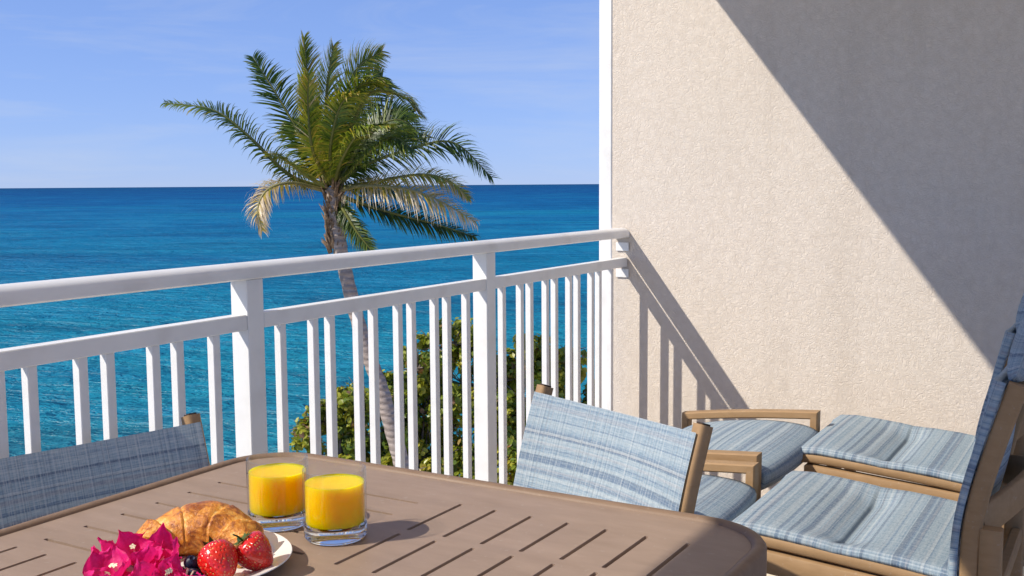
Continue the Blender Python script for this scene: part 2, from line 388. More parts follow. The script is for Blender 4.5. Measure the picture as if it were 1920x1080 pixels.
tag(MB().box((1.35, .43, 2.715), (6.6, 3.06, .22)).build('ceiling', 'slab', smooth=False), kind='structure')

# ------------------------------------------------------------------ stucco wall
w = MB().box((.12, -1.49, 1.22), (.24, 6.96-.05, 7.6)).build('stucco_wall', 'stucco', smooth=False, loc=(4.12, 0, 0))
MB().box((.1185, 1.962, 1.22), (.247, .06, 7.6), ch=.004).build('corner_trim', 'paint', w, smooth=False)
tag(w, 'cream rough stucco side wall with a white painted outer corner', 'wall')

# ------------------------------------------------------------------ railing
YR = 1.885
rail = empty('railing', (0, YR, 0), 'white painted balcony railing with paired balusters facing the sea', 'railing')
prof = [(-.036, .001), (-.036, .014)] + [(.036*-math.cos(t)*1.0, .014+.024*math.sin(t)) for t in [R(a) for a in (18, 40, 65, 90, 115, 140, 162)]] + [(.036, .014), (.036, .001), (.031, -.003), (-.031, -.003)]
prof = [(-a, b) for a, b in prof]
MB().sweep([(-1.6, 0, 1.028), (4.117, 0, 1.028)], prof, (0, 1, 0)).build('top_rail', 'paint', rail, angle=50)
posts = [4.117-1.1*k for k in range(1, 6)]
pm = None
for x in posts:
    if pm is None: pm = MB().box((0, 0, .5125), (.056, .056, 1.0245), ch=.002).build('post', 'paint', rail, smooth=False, loc=(x, 0, 0))
    else: inst(pm, rail, (x, 0, 0))
mr = br = bal = None
for x in posts + [4.117]:
    L = 1.1-.056 if x < 4 else 1.1-.028
    c = x-.55 if x < 4 else x-(1.1-.028)/2
    if x == posts[-1]: L = .2; c = x-.128
    mr0 = MB().box((0, 0, 0), (L-.001, .037, .038), ch=.002).build('mid_rail', 'paint', rail, smooth=False, loc=(c, -.008, .921))
    MB().box((0, 0, 0), (L-.001, .037, .038), ch=.002).build('bottom_rail', 'paint', rail, smooth=False, loc=(c, 0, .10))
    if x == posts[-1]: continue
    for q in (.113, .238, .306, .426, .496, .614, .682, .804, .873, .985):
        if bal is None: bal = MB().box((0, 0, .5105), (.022, .022, .782), ch=.0015).build('baluster', 'paint', rail, smooth=False, loc=(x-1.1+q, 0, 0))
        else: inst(bal, rail, (x-1.1+q, 0, 0))
for z in (1.0, .888):
    MB().box((4.1145, -.004, z-.014), (.005, .058, .036), ch=.001).build('bracket', 'paint', rail, smooth=False)

# ------------------------------------------------------------------ patio table
TX, TY, TZ = .63, .955, .73
table = empty('patio_table', (TX, TY, 0), 'taupe slatted metal patio table with rounded corners, set for breakfast', 'table')
hx, hy, rc = .92, .52, .125
def rrect(hx, hy, r_, n=8):
    out = []
    for cx, cy, a0 in ((hx-r_, hy-r_, 0), (-hx+r_, hy-r_, 90), (-hx+r_, -hy+r_, 180), (hx-r_, -hy+r_, 270)):
        out += [(cx+r_*math.cos(R(a0+90*k/n)), cy+r_*math.sin(R(a0+90*k/n))) for k in range(n+1)]
    return out
slots = []
PX, PY = .472, .445                    # one square of the basket weave
for a in range(-2, 2):
    for b in (-1, 0):
        x0, x1 = .335+PX*a - (.005 if a else 0), 0
        cx = (a+.5)*PX*1.0 - .07 + PX*.0; cy = (b+.5)*PY
        cx = 1.185-TX - .475*(1-a); cy = (1.193 if b == 0 else .741)-TY
        along_y = (a+b) % 2 == 1
        for k in range(7):
            o = (k-3)
            if along_y:
                for y0, y1 in ((-.190, .035), (.050, .192)): slots.append((cx+o*.0695-.0036, cx+o*.0695+.0036, cy+y0, cy+y1))
            else:
                for q0, q1 in (((.09, .24), (-.08, .07)) if a == 1 else ((.075, .225), (-.095, .06))): slots.append((cx+q0, cx+q1, cy+o*.0655-.0036, cy+o*.0655+.0036))
def in_slot(x, y): return any(s[0] < x < s[1] and s[2] < y < s[3] for s in slots)
outer = rrect(hx-.022, hy-.022, rc-.022)
pv, pe = [Vector(p) for p in outer], [(i, (i+1) % len(outer)) for i in range(len(outer))]
for s in slots:
    o = len(pv); e = .0018
    pv += [Vector(p) for p in ((s[0]+e, s[2]), (s[1]-e, s[2]), (s[1], s[2]+e), (s[1], s[3]-e), (s[1]-e, s[3]), (s[0]+e, s[3]), (s[0], s[3]-e), (s[0], s[2]+e))]
    pe += [(o+i, o+(i+1) % 8) for i in range(8)]
ov, oe, of, *_ = delaunay_2d_cdt(pv, pe, [], 1, 1e-5)
mb = MB(); fs = []
for f in of:
    c = sum((ov[i] for i in f), Vector((0, 0)))/len(f)
    if not in_slot(c.x, c.y): fs.append(list(f))
mb.add([(p.x, p.y, TZ) for p in ov], fs)
tt = mb.build('tabletop', 'top', table, smooth=False, solid=.012)
rp = [(p[0], p[1], TZ-.012) for p in rrect(hx-.0125, hy-.0125, rc-.0125, 10)]
rpf = [(.0125, -.03), (.0125, .012), (.009, .0165), (.003, .0185), (-.004, .0175), (-.0085, .0145), (-.0115, .006), (-.0125, -.03)]
mb = MB(); n = len(rp); vs = []; fs = []
for i in range(n):
    a = Vector(rp[i])-Vector(rp[i-1]); b = Vector(rp[(i+1) % n])-Vector(rp[i]); tg = (a.normalized()+b.normalized()).normalized(); nn = Vector((tg.y, -tg.x, 0))
    vs += [Vector(rp[i])+nn*p + Vector((0, 0, q)) for p, q in rpf]
m = len(rpf)
for i in range(n): fs += [[i*m+q, ((i+1) % n)*m+q, ((i+1) % n)*m+(q+1) % m, i*m+(q+1) % m] for q in range(m)]
mb.add(vs, fs).build('rim', 'rim', table, angle=50)
for sx in (-1, 1):
    for sy in (-1, 1):
        MB().sweep([(sx*.74, sy*.36, .716), (sx*.78, sy*.40, .35), (sx*.80, sy*.42, 0)], rect(.045, .045, .008), (1, 0, 0)).build('leg', 'rim', table, angle=40)
for y in (-.36, .36): MB().box((0, y, .69), (1.4, .03, .04)).build('apron', 'rim', table, smooth=False)

# ------------------------------------------------------------------ sling surfaces
def sling(fn, w, L, nu=16, nv=30, name='sling', parent=None, solid=.004, seed=0, offset=-1, vs0=0):
    mb = MB(); vs, uvs, fs = [], [], []
    for j in range(nv+1):
        for i in range(nu+1):
            vs.append(fn(i/nu, j/nv)); uvs.append((w*i/nu+seed*3.7, L*j/nv+seed*2.3))
    for j in range(nv):
        for i in range(nu): a = j*(nu+1)+i; fs.append([a, a+1, a+nu+2, a+nu+1])
    mb.add(vs, fs, uvs)
    return mb.build(name, 'sling', parent, angle=80, solid=solid, offset=offset)
def lerp_path(P, t):
    P = [Vector(p) for p in P]; d = [(P[i+1]-P[i]).length for i in range(len(P)-1)]; s = t*sum(d)
    for i, L in enumerate(d):
        if s <= L or i == len(d)-1: return P[i].lerp(P[i+1], s/L if L else 0)
        s -= L

# ------------------------------------------------------------------ dining chairs
def dining_chair(loc, rz, label, seed):
    t = empty('dining_chair', loc, label, 'chair', 'dining chairs at the patio table', rz)
    hw = .250
    bp = smoothpath([(0, -.175, .40), (0, -.20, .52), (0, -.235, .66), (0, -.275, .785)], 5)
    for sx in (-1, 1):
        MB().sweep([p+Vector((sx*hw, -.020, .003)) for p in bp], rect(.030, .034, .005), (1, 0, 0)).build('back_rail', 'tan', t, angle=50)
        e = bp[-1]; d = (bp[-1]-bp[-2]).normalized()
        MB().box(e+Vector((sx*hw, -.020, .003))+d*.0015, (.016, .022, .004), Matrix.Rotation(math.atan2(-d.y, d.z), 3, 'X')).build('end_cap', 'dark', t, smooth=False)
    def back(u, v):
        p = lerp_path(bp[2:], v*.978); k = math.sin(math.pi*u)
        return (-(hw+.007)+2*(hw+.007)*u, p.y+.004-.040*k*(.35+.65*min(1, v*1.6)), p.z-.012*k*max(0, v-.55)/.45)
    sling(back, .48, .42, 18, 26, 'back_sling', t, 0, seed)
    def seat(u, v):
        k = math.sin(math.pi*u); y = -.19+.45*v
        return (-(hw-.012)+2*(hw-.012)*u, y, .425+.02*v-.028*k*math.sin(math.pi*v)**.5 - (.03*((v-.9)/.1)**2 if v > .9 else 0))
    sling(seat, .48, .5, 14, 22, 'seat_sling', t, .005, seed+1)
    for sx in (-1, 1):
        MB().sweep([(sx*hw, -.20, .42), (sx*hw, .22, .44), (sx*hw, .262, .428)], rect(.026, .036, .005), (1, 0, 0)).build('seat_rail', 'tan', t, angle=50)
        MB().sweep([(sx*(hw+.001), .215, .424), (sx*(hw+.001), .235, 0)], rect(.028, .034, .005), (1, 0, 0)).build('leg', 'tan', t, angle=50)
        MB().sweep([(sx*(hw+.001), -.178, .402), (sx*(hw+.001), -.27, 0)], rect(.028, .034, .005), (1, 0, 0)).build('leg', 'tan', t, angle=50)
    for y, z in ((-.19, .395), (.205, .39)): MB().box((0, y, z), (2*hw-.03, .024, .028), ch=.003).build('crossbar', 'tan', t, smooth=False)
    return t
dining_chair((1.752, 1.055, 0), R(66), 'striped blue dining chair in full sun beyond the far end of the table', 1)
dining_chair((1.190, 1.420, 0), R(166), 'dark blue backlit dining chair between the table and the railing', 4)

# ------------------------------------------------------------------ lounge chairs
def lounge_chair(loc, label):
    t = empty('lounge_chair', loc, label, 'lounge chair', 'striped lounge chairs along the stucco wall')
    hw = .268                                                    # rail centres; chair faces +y
    sp = [(0, -.255, .352), (0, -.10, .368), (0, .10, .384), (0, .24, .392), (0, .30, .388), (0, .325, .372)]
    for sx in (-1, 1):
        MB().sweep([Vector(p)+Vector((sx*hw, 0, 0)) for p in smoothpath(sp, 4)], rect(.03, .028, .005), (1, 0, 0)).build('seat_rail', 'tan', t, angle=50)
        MB().sweep([(sx*hw, -.30, .306), (sx*hw, .26, .345)], rect(.034, .055, .004), (1, 0, 0)).build('base_rail', 'tan', t, angle=50)
        MB().box((sx*hw, .262, .186), (.036, .036, .372), ch=.004).build('leg', 'tan', t, smooth=False)
        MB().sweep([(sx*hw, -.285, .50), (sx*hw, -.285, .2), (sx*hw, -.30, 0)], rect(.036, .046, .004), (1, 0, 0)).build('leg', 'tan', t, angle=50)
    bp = smoothpath([(0, -.243, .36), (0, -.246, .48), (0, -.262, .58), (0, -.290, .69), (0, -.328, .82)], 5)
    for sx in (-1, 1):
        MB().sweep([p+Vector((sx*hw, 0, 0)) for p in bp], rect(.032, .040, .006), (1, 0, 0)).build('back_rail', 'tan', t, angle=50)
    def back(u, v):
        p = lerp_path(bp, v); k = math.sin(math.pi*u)**.7
        q = min(u, 1-u)*2*.28; e = max(0, 1-q/.025)
        return (-.284+.568*u, p.y+.037-.014*e*e-.062*k*math.sin(math.pi*min(1, v*.85+.12)), p.z+.003)
    sling(back, .58, .5, 28, 26, 'back_sling', t, .016, 6)
    prof = [(-.25, .0), (-.17, .012), (-.10, .016), (-.03, .012), (.030, -.012), (.050, -.021), (.062, -.011), (.11, .002), (.17, .013), (.235, .020), (.29, .020), (.325, -.012)]
    def seat(u, v):
        e = min(u, 1-u)*2*.285; k = min(1, max(0, (e-.006)/.13)); k = k*k*(3-2*k); x = v*(len(prof)-1); i = min(int(x), len(prof)-2); f = x-i
        y = prof[i][0]*(1-f)+prof[i+1][0]*f
        f2 = f*f*(3-2*f); z = prof[i][1]*(1-f2)+prof[i+1][1]*f2
        rail_z = lerp_z(sp, y)+.033
        return (-.286+.572*u, y, rail_z + z*(.12+.95*k) - .016*k - .010*max(0, 1-e/.012)**2)
    def lerp_z(P, y):
        for a, b in zip(P, P[1:]):
            if y <= b[1]: return a[2]+(b[2]-a[2])*(y-a[1])/(b[1]-a[1])
        return P[-1][2]
    sling(seat, .58, .66, 30, 60, 'seat_sling', t, .014, 8)
    # headrest pillow above the top bar
    mb = MB(); vs = []; fs = []; uvs = []; nu, nv = 20, 20
    for i in range(nu+1):
        u = i/nu; e = (1-abs(2*u-1)**5)**.5 if 0 < i < nu else .05
        for j in range(nv):
            a = 2*math.pi*j/nv; hz = .115*(.75+.25*e)*math.sin(a); ty = .042*e*math.copysign(abs(math.cos(a))**.75, math.cos(a))
            vs.append((-.28+.56*u, -.352+ty-hz*.33, .925+hz)); uvs.append((.56*u+2, .5*j/nv+9.1))
    for i in range(nu): fs += [[i*nv+j, i*nv+(j+1) % nv, (i+1)*nv+(j+1) % nv, (i+1)*nv+j] for j in range(nv)]
    fs += [list(range(nv-1, -1, -1)), [nu*nv+j for j in range(nv)]]
    mb.add(vs, fs, uvs).build('headrest_pillow', 'sling', t, angle=70)
    MB().box((0, -.325, .790), (2*hw-.031, .022, .036), ch=.004).build('top_bar', 'tan', t, smooth=False)
    cp = [(-hw+.016+(2*hw-.032)*k/12, -.262-.075*math.sin(math.pi*k/12), .505+.045*math.sin(math.pi*k/12)) for k in range(13)]
    MB().sweep(cp, rect(.075, .018, .003), (0, 0, 1)).build('lumbar_bar', 'tan', t, angle=50)
    for y, z in ((-.292, .335), (.255, .30), (-.297, .12)): MB().box((0, y, z), (2*hw-.037, .026, .038), ch=.004).build('crossbar', 'tan', t, smooth=False)
    return t
lc = lounge_chair((2.735, .535, 0), 'nearer striped blue lounge chair, its back cut by the right edge')
l2 = copy_tree(lc); l2.location = (3.56, .595, 0)
tag(l2, 'striped blue lounge chair farther back, right beside the stucco wall')

# ------------------------------------------------------------------ ottomans
def ottoman(loc, label):
    t = empty('ottoman', loc, label, 'ottoman', 'sling ottomans in front of the lounge chairs')
    hw = .325
    for sx in (-1, 1):
        x = sx*hw
        top = [(x, 0, .466)] + [(x, .46*k/8, .466 - .050*k/8 + .005*math.sin(math.pi*k/8)) for k in range(1, 9)]
        MB().sweep([(x, .005, 0)] + top + [(x, .465, 0)], rect(.042, .026, .004), (1, 0, 0)).build('side_frame', 'tan', t, angle=40)
    P = smoothpath([(0, -.008, .375), (0, -.022, .405), (0, -.010, .432), (0, .05, .447), (0, .16, .448), (0, .30, .432), (0, .42, .405), (0, .452, .385), (0, .445, .36)], 5)
    w = 2*(hw-.026)
    def seat(u, v):
        p = lerp_path(P, v); k = 1-(abs(2*u-1))**3
        return (-w/2+w*u, p.y-.022*k*(1 if v < .25 else max(0, 1-(v-.25)*6)), p.z-.012+.016*k*math.sin(math.pi*v))
    sling(seat, w, .58, 20, 40, 'seat_sling', t, .02, 11)
    for y, z in ((.012, .382), (.435, .36)): MB().box((0, y, z), (w-.002, .02, .03), ch=.003).build('crossbar', 'dark', t, smooth=False)  # bars coloured dark: the shade under the seat is put into their colour
    return t
ot = ottoman((3.26, .922, 0), 'striped ottoman nearer the stucco wall, between railing and lounge chair')
o2 = copy_tree(ot); o2.location = (2.495, .895, 0)
tag(o2, 'striped ottoman beside the table, half hidden behind the sunny dining chair')

# ------------------------------------------------------------------ breakfast
def juice_glass(loc, label, rz):
    g = empty('juice_glass', loc, label, 'glass', 'tumblers of orange juice on the table', rz)
    ro, ri, H0 = .0468, .0441, .105
    wall = [(.0440, .0225), (ro, .0235), (ro, .1035), (ro-.0006, H0), (ri+.0008, H0), (ri, .1042), (ri, .0250)]
    MB().lathe(wall, 48).build('glass_wall', 'glass', g, angle=60)
    base = [(.0001, .0010), (.036, .0010), (.041, .0004), (.0445, .0022), (.0462, .006), (ro, .0224), (.0430, .0240), (.030, .0232), (.0001, .0226)]
    MB().lathe(base, 48).build('glass_base', 'gbase', g, angle=60)
    jz = .0845
    jc = [(.0001, .0232), (.030, .0238), (.0425, .0248), (.0434, .027), (.0434, jz), (.0426, jz-.0006), (.038, jz-.0011), (.0001, jz-.0012)]
    MB().lathe(jc, 48).build('juice', 'juice', g, angle=60)
    return g
ZT = TZ+.0002
g1 = juice_glass((1.195, 1.011, ZT), 'glass of orange juice nearer the camera, rightmost on the table', 0)
g2 = copy_tree(g1); g2.location = (1.201, 1.129, ZT); g2.rotation_euler.z = 1.1
tag(g2, 'glass of orange juice half behind the other tumbler, left of it')

PC = Vector((1.000, 1.088, ZT))
plate = MB().lathe([(.0001, .0045), (.07, .0045), (.082, .0055), (.100, .0125), (.121, .0185), (.1245, .0190), (.1252, .0180), (.122, .0162), (.100, .0095), (.083, .0015), (.078, .0), (.0001, .0012)], 64).build('plate', 'china', angle=60, loc=PC)
tag(plate, 'round white china plate with a croissant, berries and magenta flowers', 'plate')
PZ = ZT+.0055
def to(x, y, z=PZ): return Vector((x, y, z))

# croissant: overlapping rolled bands along an arc
def croissant(loc, rz):
    mb = MB(); N = 84; SEG = 28; vs = []; tints = []
    half = R(108); Ra = .058
    for i in range(N+1):
        t = -1+2*i/N; a = t*half
        c = Vector((Ra*1.22*math.sin(a), Ra*math.cos(a)*1.05, 0))
        tg = Vector((math.cos(a)*1.22, -math.sin(a), 0)).normalized(); nn = Vector((tg.y, -tg.x, 0))*-1
        base = .0315*(1-abs(t)**2.2)**.70+.0060
        bands = [-1.01, -.80, -.56, -.26, .26, .56, .80, 1.01]
        for b0, b1 in zip(bands, bands[1:]):
            if b0 <= t <= b1:
                mid = (b0+b1)/2; s = abs(t-mid)/((b1-b0)/2)
                inner = (t-b0)/(b1-b0) if mid > 0.01 else (b1-t)/(b1-b0) if mid < -.01 else s
                f = 1 + (.20*(1-inner)**1.2-.04 if abs(mid) > .01 else .14*(1-s**6)+.05)
                tn = .5*(1-min(1, 3*(1-s))) if abs(mid) < .01 else .55*max(0, inner-.55)/.45+.1
        rr = base*f
        for k in range(SEG):
            q = 2*math.pi*k/SEG
            r2 = rr*(1+.03*math.sin(5*q+9*t)+.02*math.sin(11*q-14*t))
            z = math.sin(q)*r2*.92
            vs.append(c + nn*math.cos(q)*r2 + Vector((0, 0, max(z, -rr*.72))))
        tints += [tn]*SEG
    lo = min(v.z for v in vs); vs = [v-Vector((0, 0, lo*(.0)+0)) for v in vs]
    # rest every ring on the plate
    for i in range(N+1):
        ring = vs[i*SEG:(i+1)*SEG]; m = min(v.z for v in ring)
        for k in range(SEG): vs[i*SEG+k] = ring[k]-Vector((0, 0, m))
    fs = []; ft = []
    for i in range(N):
        for k in range(SEG): fs.append([i*SEG+k, i*SEG+(k+1) % SEG, (i+1)*SEG+(k+1) % SEG, (i+1)*SEG+k]); ft.append(min(1, max(0, tints[i*SEG]+.12*math.sin(k*1.3+i*.21))))
    fs += [list(range(SEG-1, -1, -1)), [N*SEG+k for k in range(SEG)]]; ft += [.5, .5]
    mb.add(vs, fs, tint=ft)
    o = mb.build('croissant', 'croissant', angle=180, merge=.00001, loc=loc); o.rotation_euler.z = rz
    return tag(o, 'golden flaky croissant curled on the white plate', 'croissant')
croissant(to(1.000, 1.100), R(-59)).scale = (.96, .96, .92)

def strawberry(loc, rot, s, label):
    pr = [(.0001, .050), (.004, .0495), (.0095, .046), (.015, .040), (.0200, .031), (.0235, .021), (.0245, .012), (.0225, .005), (.016, .0008), (.008, .0), (.0001, .001)]
    t = bpy.data.objects.new('strawberry', None); col.objects.link(t); t.location = loc; t.rotation_euler = rot; t.scale = (s, s, s); t.empty_display_size = .02
    o = MB().lathe([(a, -b+.025) for a, b in pr], 32).build('flesh', 'berry', t, angle=180)
    mb = MB()
    for k in range(9):
        a = 2*math.pi*k/9+rnd.uniform(-.2, .2); L = rnd.uniform(.014, .020); d = Vector((math.cos(a), math.sin(a), 0)); sd = Vector((-d.y, d.x, 0))
        lift = rnd.uniform(-.001, .009)
        pts = [Vector((0, 0, .0262)), d*L*.5+sd*.0045+Vector((0, 0, .0268)), d*L*.5-sd*.0045+Vector((0, 0, .0268)), d*L+Vector((0, 0, .0245+lift))]
        mb.add(pts, [[0, 2, 1], [1, 2, 3]], tint=rnd.random())
    mb.tube([(0, 0, .025), (.002, .001, .034), (.005, .001, .040)], [.0016, .0013, .0011], 6, .6)
    mb.build('calyx', 'calyx', t, smooth=False)
    return tag(t, label, 'strawberry', 'strawberries on the plate')
strawberry(to(.968, 1.014, PZ+.0245), Euler((R(62), R(8), R(150))), 1.06, 'front strawberry lying on the plate, left of the other one')
strawberry(to(1.019, 1.000, PZ+.0245), Euler((R(35), R(22), R(190))), 1.05, 'strawberry at the plate edge, rightmost of the two, stem upward')

bb = None
for x, y, z, q_, lb in [(.950, 1.045, .0085, 1., 'blueberry in front at the middle of the small pile'), (.967, 1.051, .0085, .95, 'blueberry behind the pile, half hidden by the topmost berry'),
        (.944, 1.066, .0085, 1.05, 'blueberry at the left end of the pile, next to the blossoms'), (.937, 1.029, .0085, .95, 'blueberry touching the front strawberry'),
        (.955, 1.054, .0225, .98, 'topmost blueberry resting on the others'), (.929, 1.047, .0085, .95, 'blueberry nearest the camera, cut by the bottom edge')]:
    if bb is None:
        pr = [(.0001, -.0095), (.004, -.0088), (.0078, -.0058), (.0098, -.0005), (.0090, .0045), (.0062, .0080), (.0038, .0090), (.0034, .0098), (.0028, .0094), (.0018, .0078), (.0001, .0076)]
        o = bb = MB().lathe(pr, 20).build('blueberry', 'blue', angle=50)
    else: o = bb.copy(); col.objects.link(o)
    o.location = to(x, y, PZ+z+.001); o.scale = (q_,)*3; o.rotation_euler = (rnd.uniform(-.7, .7), rnd.uniform(-.7, .7), rnd.uniform(0, 6))
    tag(o, lb, 'blueberry', 'blueberries on the plate')

def bract(L, W, cup, crink, seed):
    mb = MB(); q = random.Random(seed); nu, nv = 10, 12; vs = []; fs = []
    ph = [q.uniform(0, 6) for _ in range(4)]
    for j in range(nv+1):
        v = j/nv; wv = W*(math.sin(math.pi*min(1, v*.93+.07)**.75)**.8)*(1-v**7)+.0006
        for i in range(nu+1):
            u = -1+2*i/nu
            z = cup*(v**1.5)*L + .30*abs(u)**1.5*wv*(.6+v) + crink*(math.sin(u*7+ph[0]+v*4)*.5+math.sin(v*15+ph[1]+u*3)*.35+math.sin(v*27+u*9+ph[2])*.25)*(.3+abs(u)) 
            vs.append((u*wv, L*v-.10*L*u*u*v, z))
    for j in range(nv):
        for i in range(nu): a = j*(nu+1)+i; fs.append([a, a+1, a+nu+2, a+nu+1])
    mb.add(vs, fs, tint=[q.uniform(.15, .85)*.4+.6*(.25+.5*(k//nu)/nv) for k in range(len(fs))]); return mb
def blossom(loc, rot, s, label, seed):
    t = bpy.data.objects.new('bougainvillea_blossom', None); col.objects.link(t); t.location = loc; t.rotation_euler = rot; t.scale = (s, s, s); t.empty_display_size = .02
    q = random.Random(seed)
    for k in range(3):
        b = bract(.040+q.uniform(-.004, .006), .0185, .6+q.uniform(-.2, .25), .0040, seed*7+k).build('bract', 'bract', t, angle=180)
        b.rotation_euler = (q.uniform(-.1, .25), q.uniform(-.15, .15), k*2.09+q.uniform(-.2, .2))
    for k in range(2):
        fx, fy = q.uniform(-.006, .006), q.uniform(-.006, .006)
        mb = MB().tube([(0, 0, .002), (fx*.7, fy*.7, .010), (fx, fy, .020)], [.0010, .0013, .0014], 6)
        for m_ in range(5):
            a = m_*1.257; d = Vector((math.cos(a), math.sin(a), 0)); sd = Vector((-d.y, d.x, 0)); o = Vector((fx, fy, .020))
            mb.add([o, o+d*.003-sd*.0018+Vector((0, 0, .0008)), o+d*.0048, o+d*.003+sd*.0018+Vector((0, 0, .0008))], [[0, 1, 2, 3]])
        mb.build('floret', 'cream', t, smooth=False)
    return tag(t, label, 'flower', 'magenta bougainvillea blossoms on the plate')
for k, (x, y, z, rx, ry, rz, s, lb) in enumerate([
    (.952, 1.225, .020, 30, -20, 30, .95, 'magenta blossom with one tall pointed bract, at the upper left of the cluster'),
    (.982, 1.178, .026, -20, 25, 200, .90, 'bright pink crinkled blossom leaning against the left end of the croissant'),
    (.890, 1.185, .014, -5, -35, 110, .95, 'magenta blossom at the lower left end of the flower cluster'),
    (.915, 1.125, .014, -30, 10, 20, .95, 'crimson blossom low in the front middle of the cluster'),
    (.945, 1.088, .016, -25, 20, 300, .88, 'pink blossom with open cream florets beside the blueberries'),
    (.935, 1.155, .034, 12, -12, 160, .95, 'deep magenta blossom on top, in the middle of the flower cluster'),
    (.922, 1.205, .022, -25, -20, 250, .9, 'small magenta blossom behind the one at the left end'),
    (.968, 1.135, .022, -35, 30, 75, .9, 'pink ruffled blossom below the curve of the croissant'),
    (.885, 1.140, .012, -40, -5, 330, .9, 'dark magenta blossom lowest in the flower cluster, cut by the bottom edge'),
    (.960, 1.195, .034, -45, -10, 120, .85, 'upright ruffled pink blossom between the tall bract and the croissant'),
    (.925, 1.100, .030, -50, 25, 190, .85, 'pale pink blossom standing at the right front of the cluster'),
    (.905, 1.160, .030, -30, -15, 60, .9, 'wide open magenta blossom at the left front of the cluster')]):
    blossom(to(x-.022, y-.056, PZ+z*.70), Euler((R(rx), R(ry), R(rz))), s, lb, k+3)

# ------------------------------------------------------------------ palm
palm = empty('palm_tree', (19.13, 12.88, -9.5), 'tall windblown coconut palm with dry lower fronds above the sea', 'palm tree')
PB = Vector((19.13, 12.88, -9.5)); CR = Vector((18.72, 15.70, 1.12))
tp = smoothpath([Vector(p)-PB for p in [(19.13, 12.80, -10.4), (19.08, 13.52, -7.14), (19.0, 13.99, -5.35), (18.95, 14.26, -4.39), (18.89, 14.56, -3.32), (18.81, 14.85, -2.54), (18.75, 15.12, -1.64), (18.71, 15.40, -.56), (18.70, 15.56, .25), (18.715, 15.66, .85), (18.72, 15.70, 1.22)]], 8)
tr_ = []
for i in range(len(tp)):
    f = i/(len(tp)-1); tr_.append(.21-.055*f+(.05*max(0, 1-f*5)) - .02*math.sin(f*3.1)+.008*math.sin(i*2.1))
MB().tube(tp, tr_, 14).build('trunk', 'trunk', palm, angle=180)
Rr = Vector((.507, -.862, 0)); Ff = Vector((.862, .507, 0)); Uu = Vector((.03, .02, 1)).normalized()
def crownpt(px, py, dp): return CR-PB + Rr*((px-625)*.0121) + Uu*((352-py)*.0121) + Ff*dp
def bez(P, t):
    P = [p.copy() for p in P]
    while len(P) > 1: P = [a.lerp(b, t) for a, b in zip(P, P[1:])]
    return P[0]
def frond(ctrl, roll, tint, lw=.75, droop=.30, wind=.15, dens=110, folded=.25, seed=0, dry=0, lean=.6):
    q = random.Random(seed); C = [crownpt(*c) for c in ctrl]; N = 26
    path = smoothpath(C, 9); L = sum((path[i+1]-path[i]).length for i in range(len(path)-1))
    def at(t):
        x = t*(len(path)-1); i = min(int(x), len(path)-2); return path[i].lerp(path[i+1], x-i), (path[i+1]-path[i]).normalized()
    pts = [at(i/N)[0] for i in range(N+1)]
    rb = MB().tube(pts, [.048*(1-i/N)**.8+.006 for i in range(N+1)], 6, tint=min(1, .35+.8*dry+q.uniform(-.1, .1)))
    fr = rb.build('frond', 'rachis', palm, angle=180)
    mb = MB(); side0 = None
    for k in range(dens):
        t = .10+.90*(k+.5)/dens; p, T = at(t)
        if side0 is None:
            S0 = T.cross(Vector((0, 0, 1)))
            if S0.length < .25: S0 = T.cross(Ff)
            side0 = Matrix.Rotation(roll, 3, T) @ S0.normalized()
        side0 = (side0 - T*side0.dot(T)).normalized(); S0 = Matrix.Rotation(q.uniform(-.16, .16), 3, T) @ side0; Nn = S0.cross(T)
        if Nn.z < 0: Nn = -Nn
        ll = lw*(.40+.60*math.sin(math.pi*min(1, .10+t*.78))**.7)*(1-.50*max(0, t-.7)/.3)*q.uniform(.80, 1.12)
        for sd in (-1, 1):
            if q.random() < .04+.15*dry: continue
            d = (S0*sd + T*(lean*(.6+.9*t)) + Nn*folded + Vector((q.gauss(0, .09), q.gauss(0, .09), q.gauss(0, .10)))).normalized()
            W = (T*.8+Nn*.25+S0*sd*-.3).normalized()*(.0165*q.uniform(.7, 1.25))
            a = p; pos = [a]; cur = d.copy(); step = ll/4; dr = droop*q.uniform(.5, 1.7)
            for j in range(4):
                cur = (cur + Vector((0, 0, -1))*dr*(.15+.35*j) + Rr*(wind+.10)*(.05+.20*j)).normalized(); a = a+cur*step; pos.append(a)
            ws = [.6, 1, .85, .5, .06]; vs = []
            for j in range(5): vs += [pos[j]-W*ws[j], pos[j]+W*ws[j]]
            tn = min(1, max(0, tint+q.gauss(0, .12)+.22*dry*(.3+t)))
            mb.add(vs, [[2*j, 2*j+1, 2*j+3, 2*j+2] for j in range(4)], tint=[min(1, tn+.04*j+(.25*dry*j/3)) for j in range(4)])
    mb.build('leaflets', 'palm', fr, smooth=False)['kind'] = 'stuff'
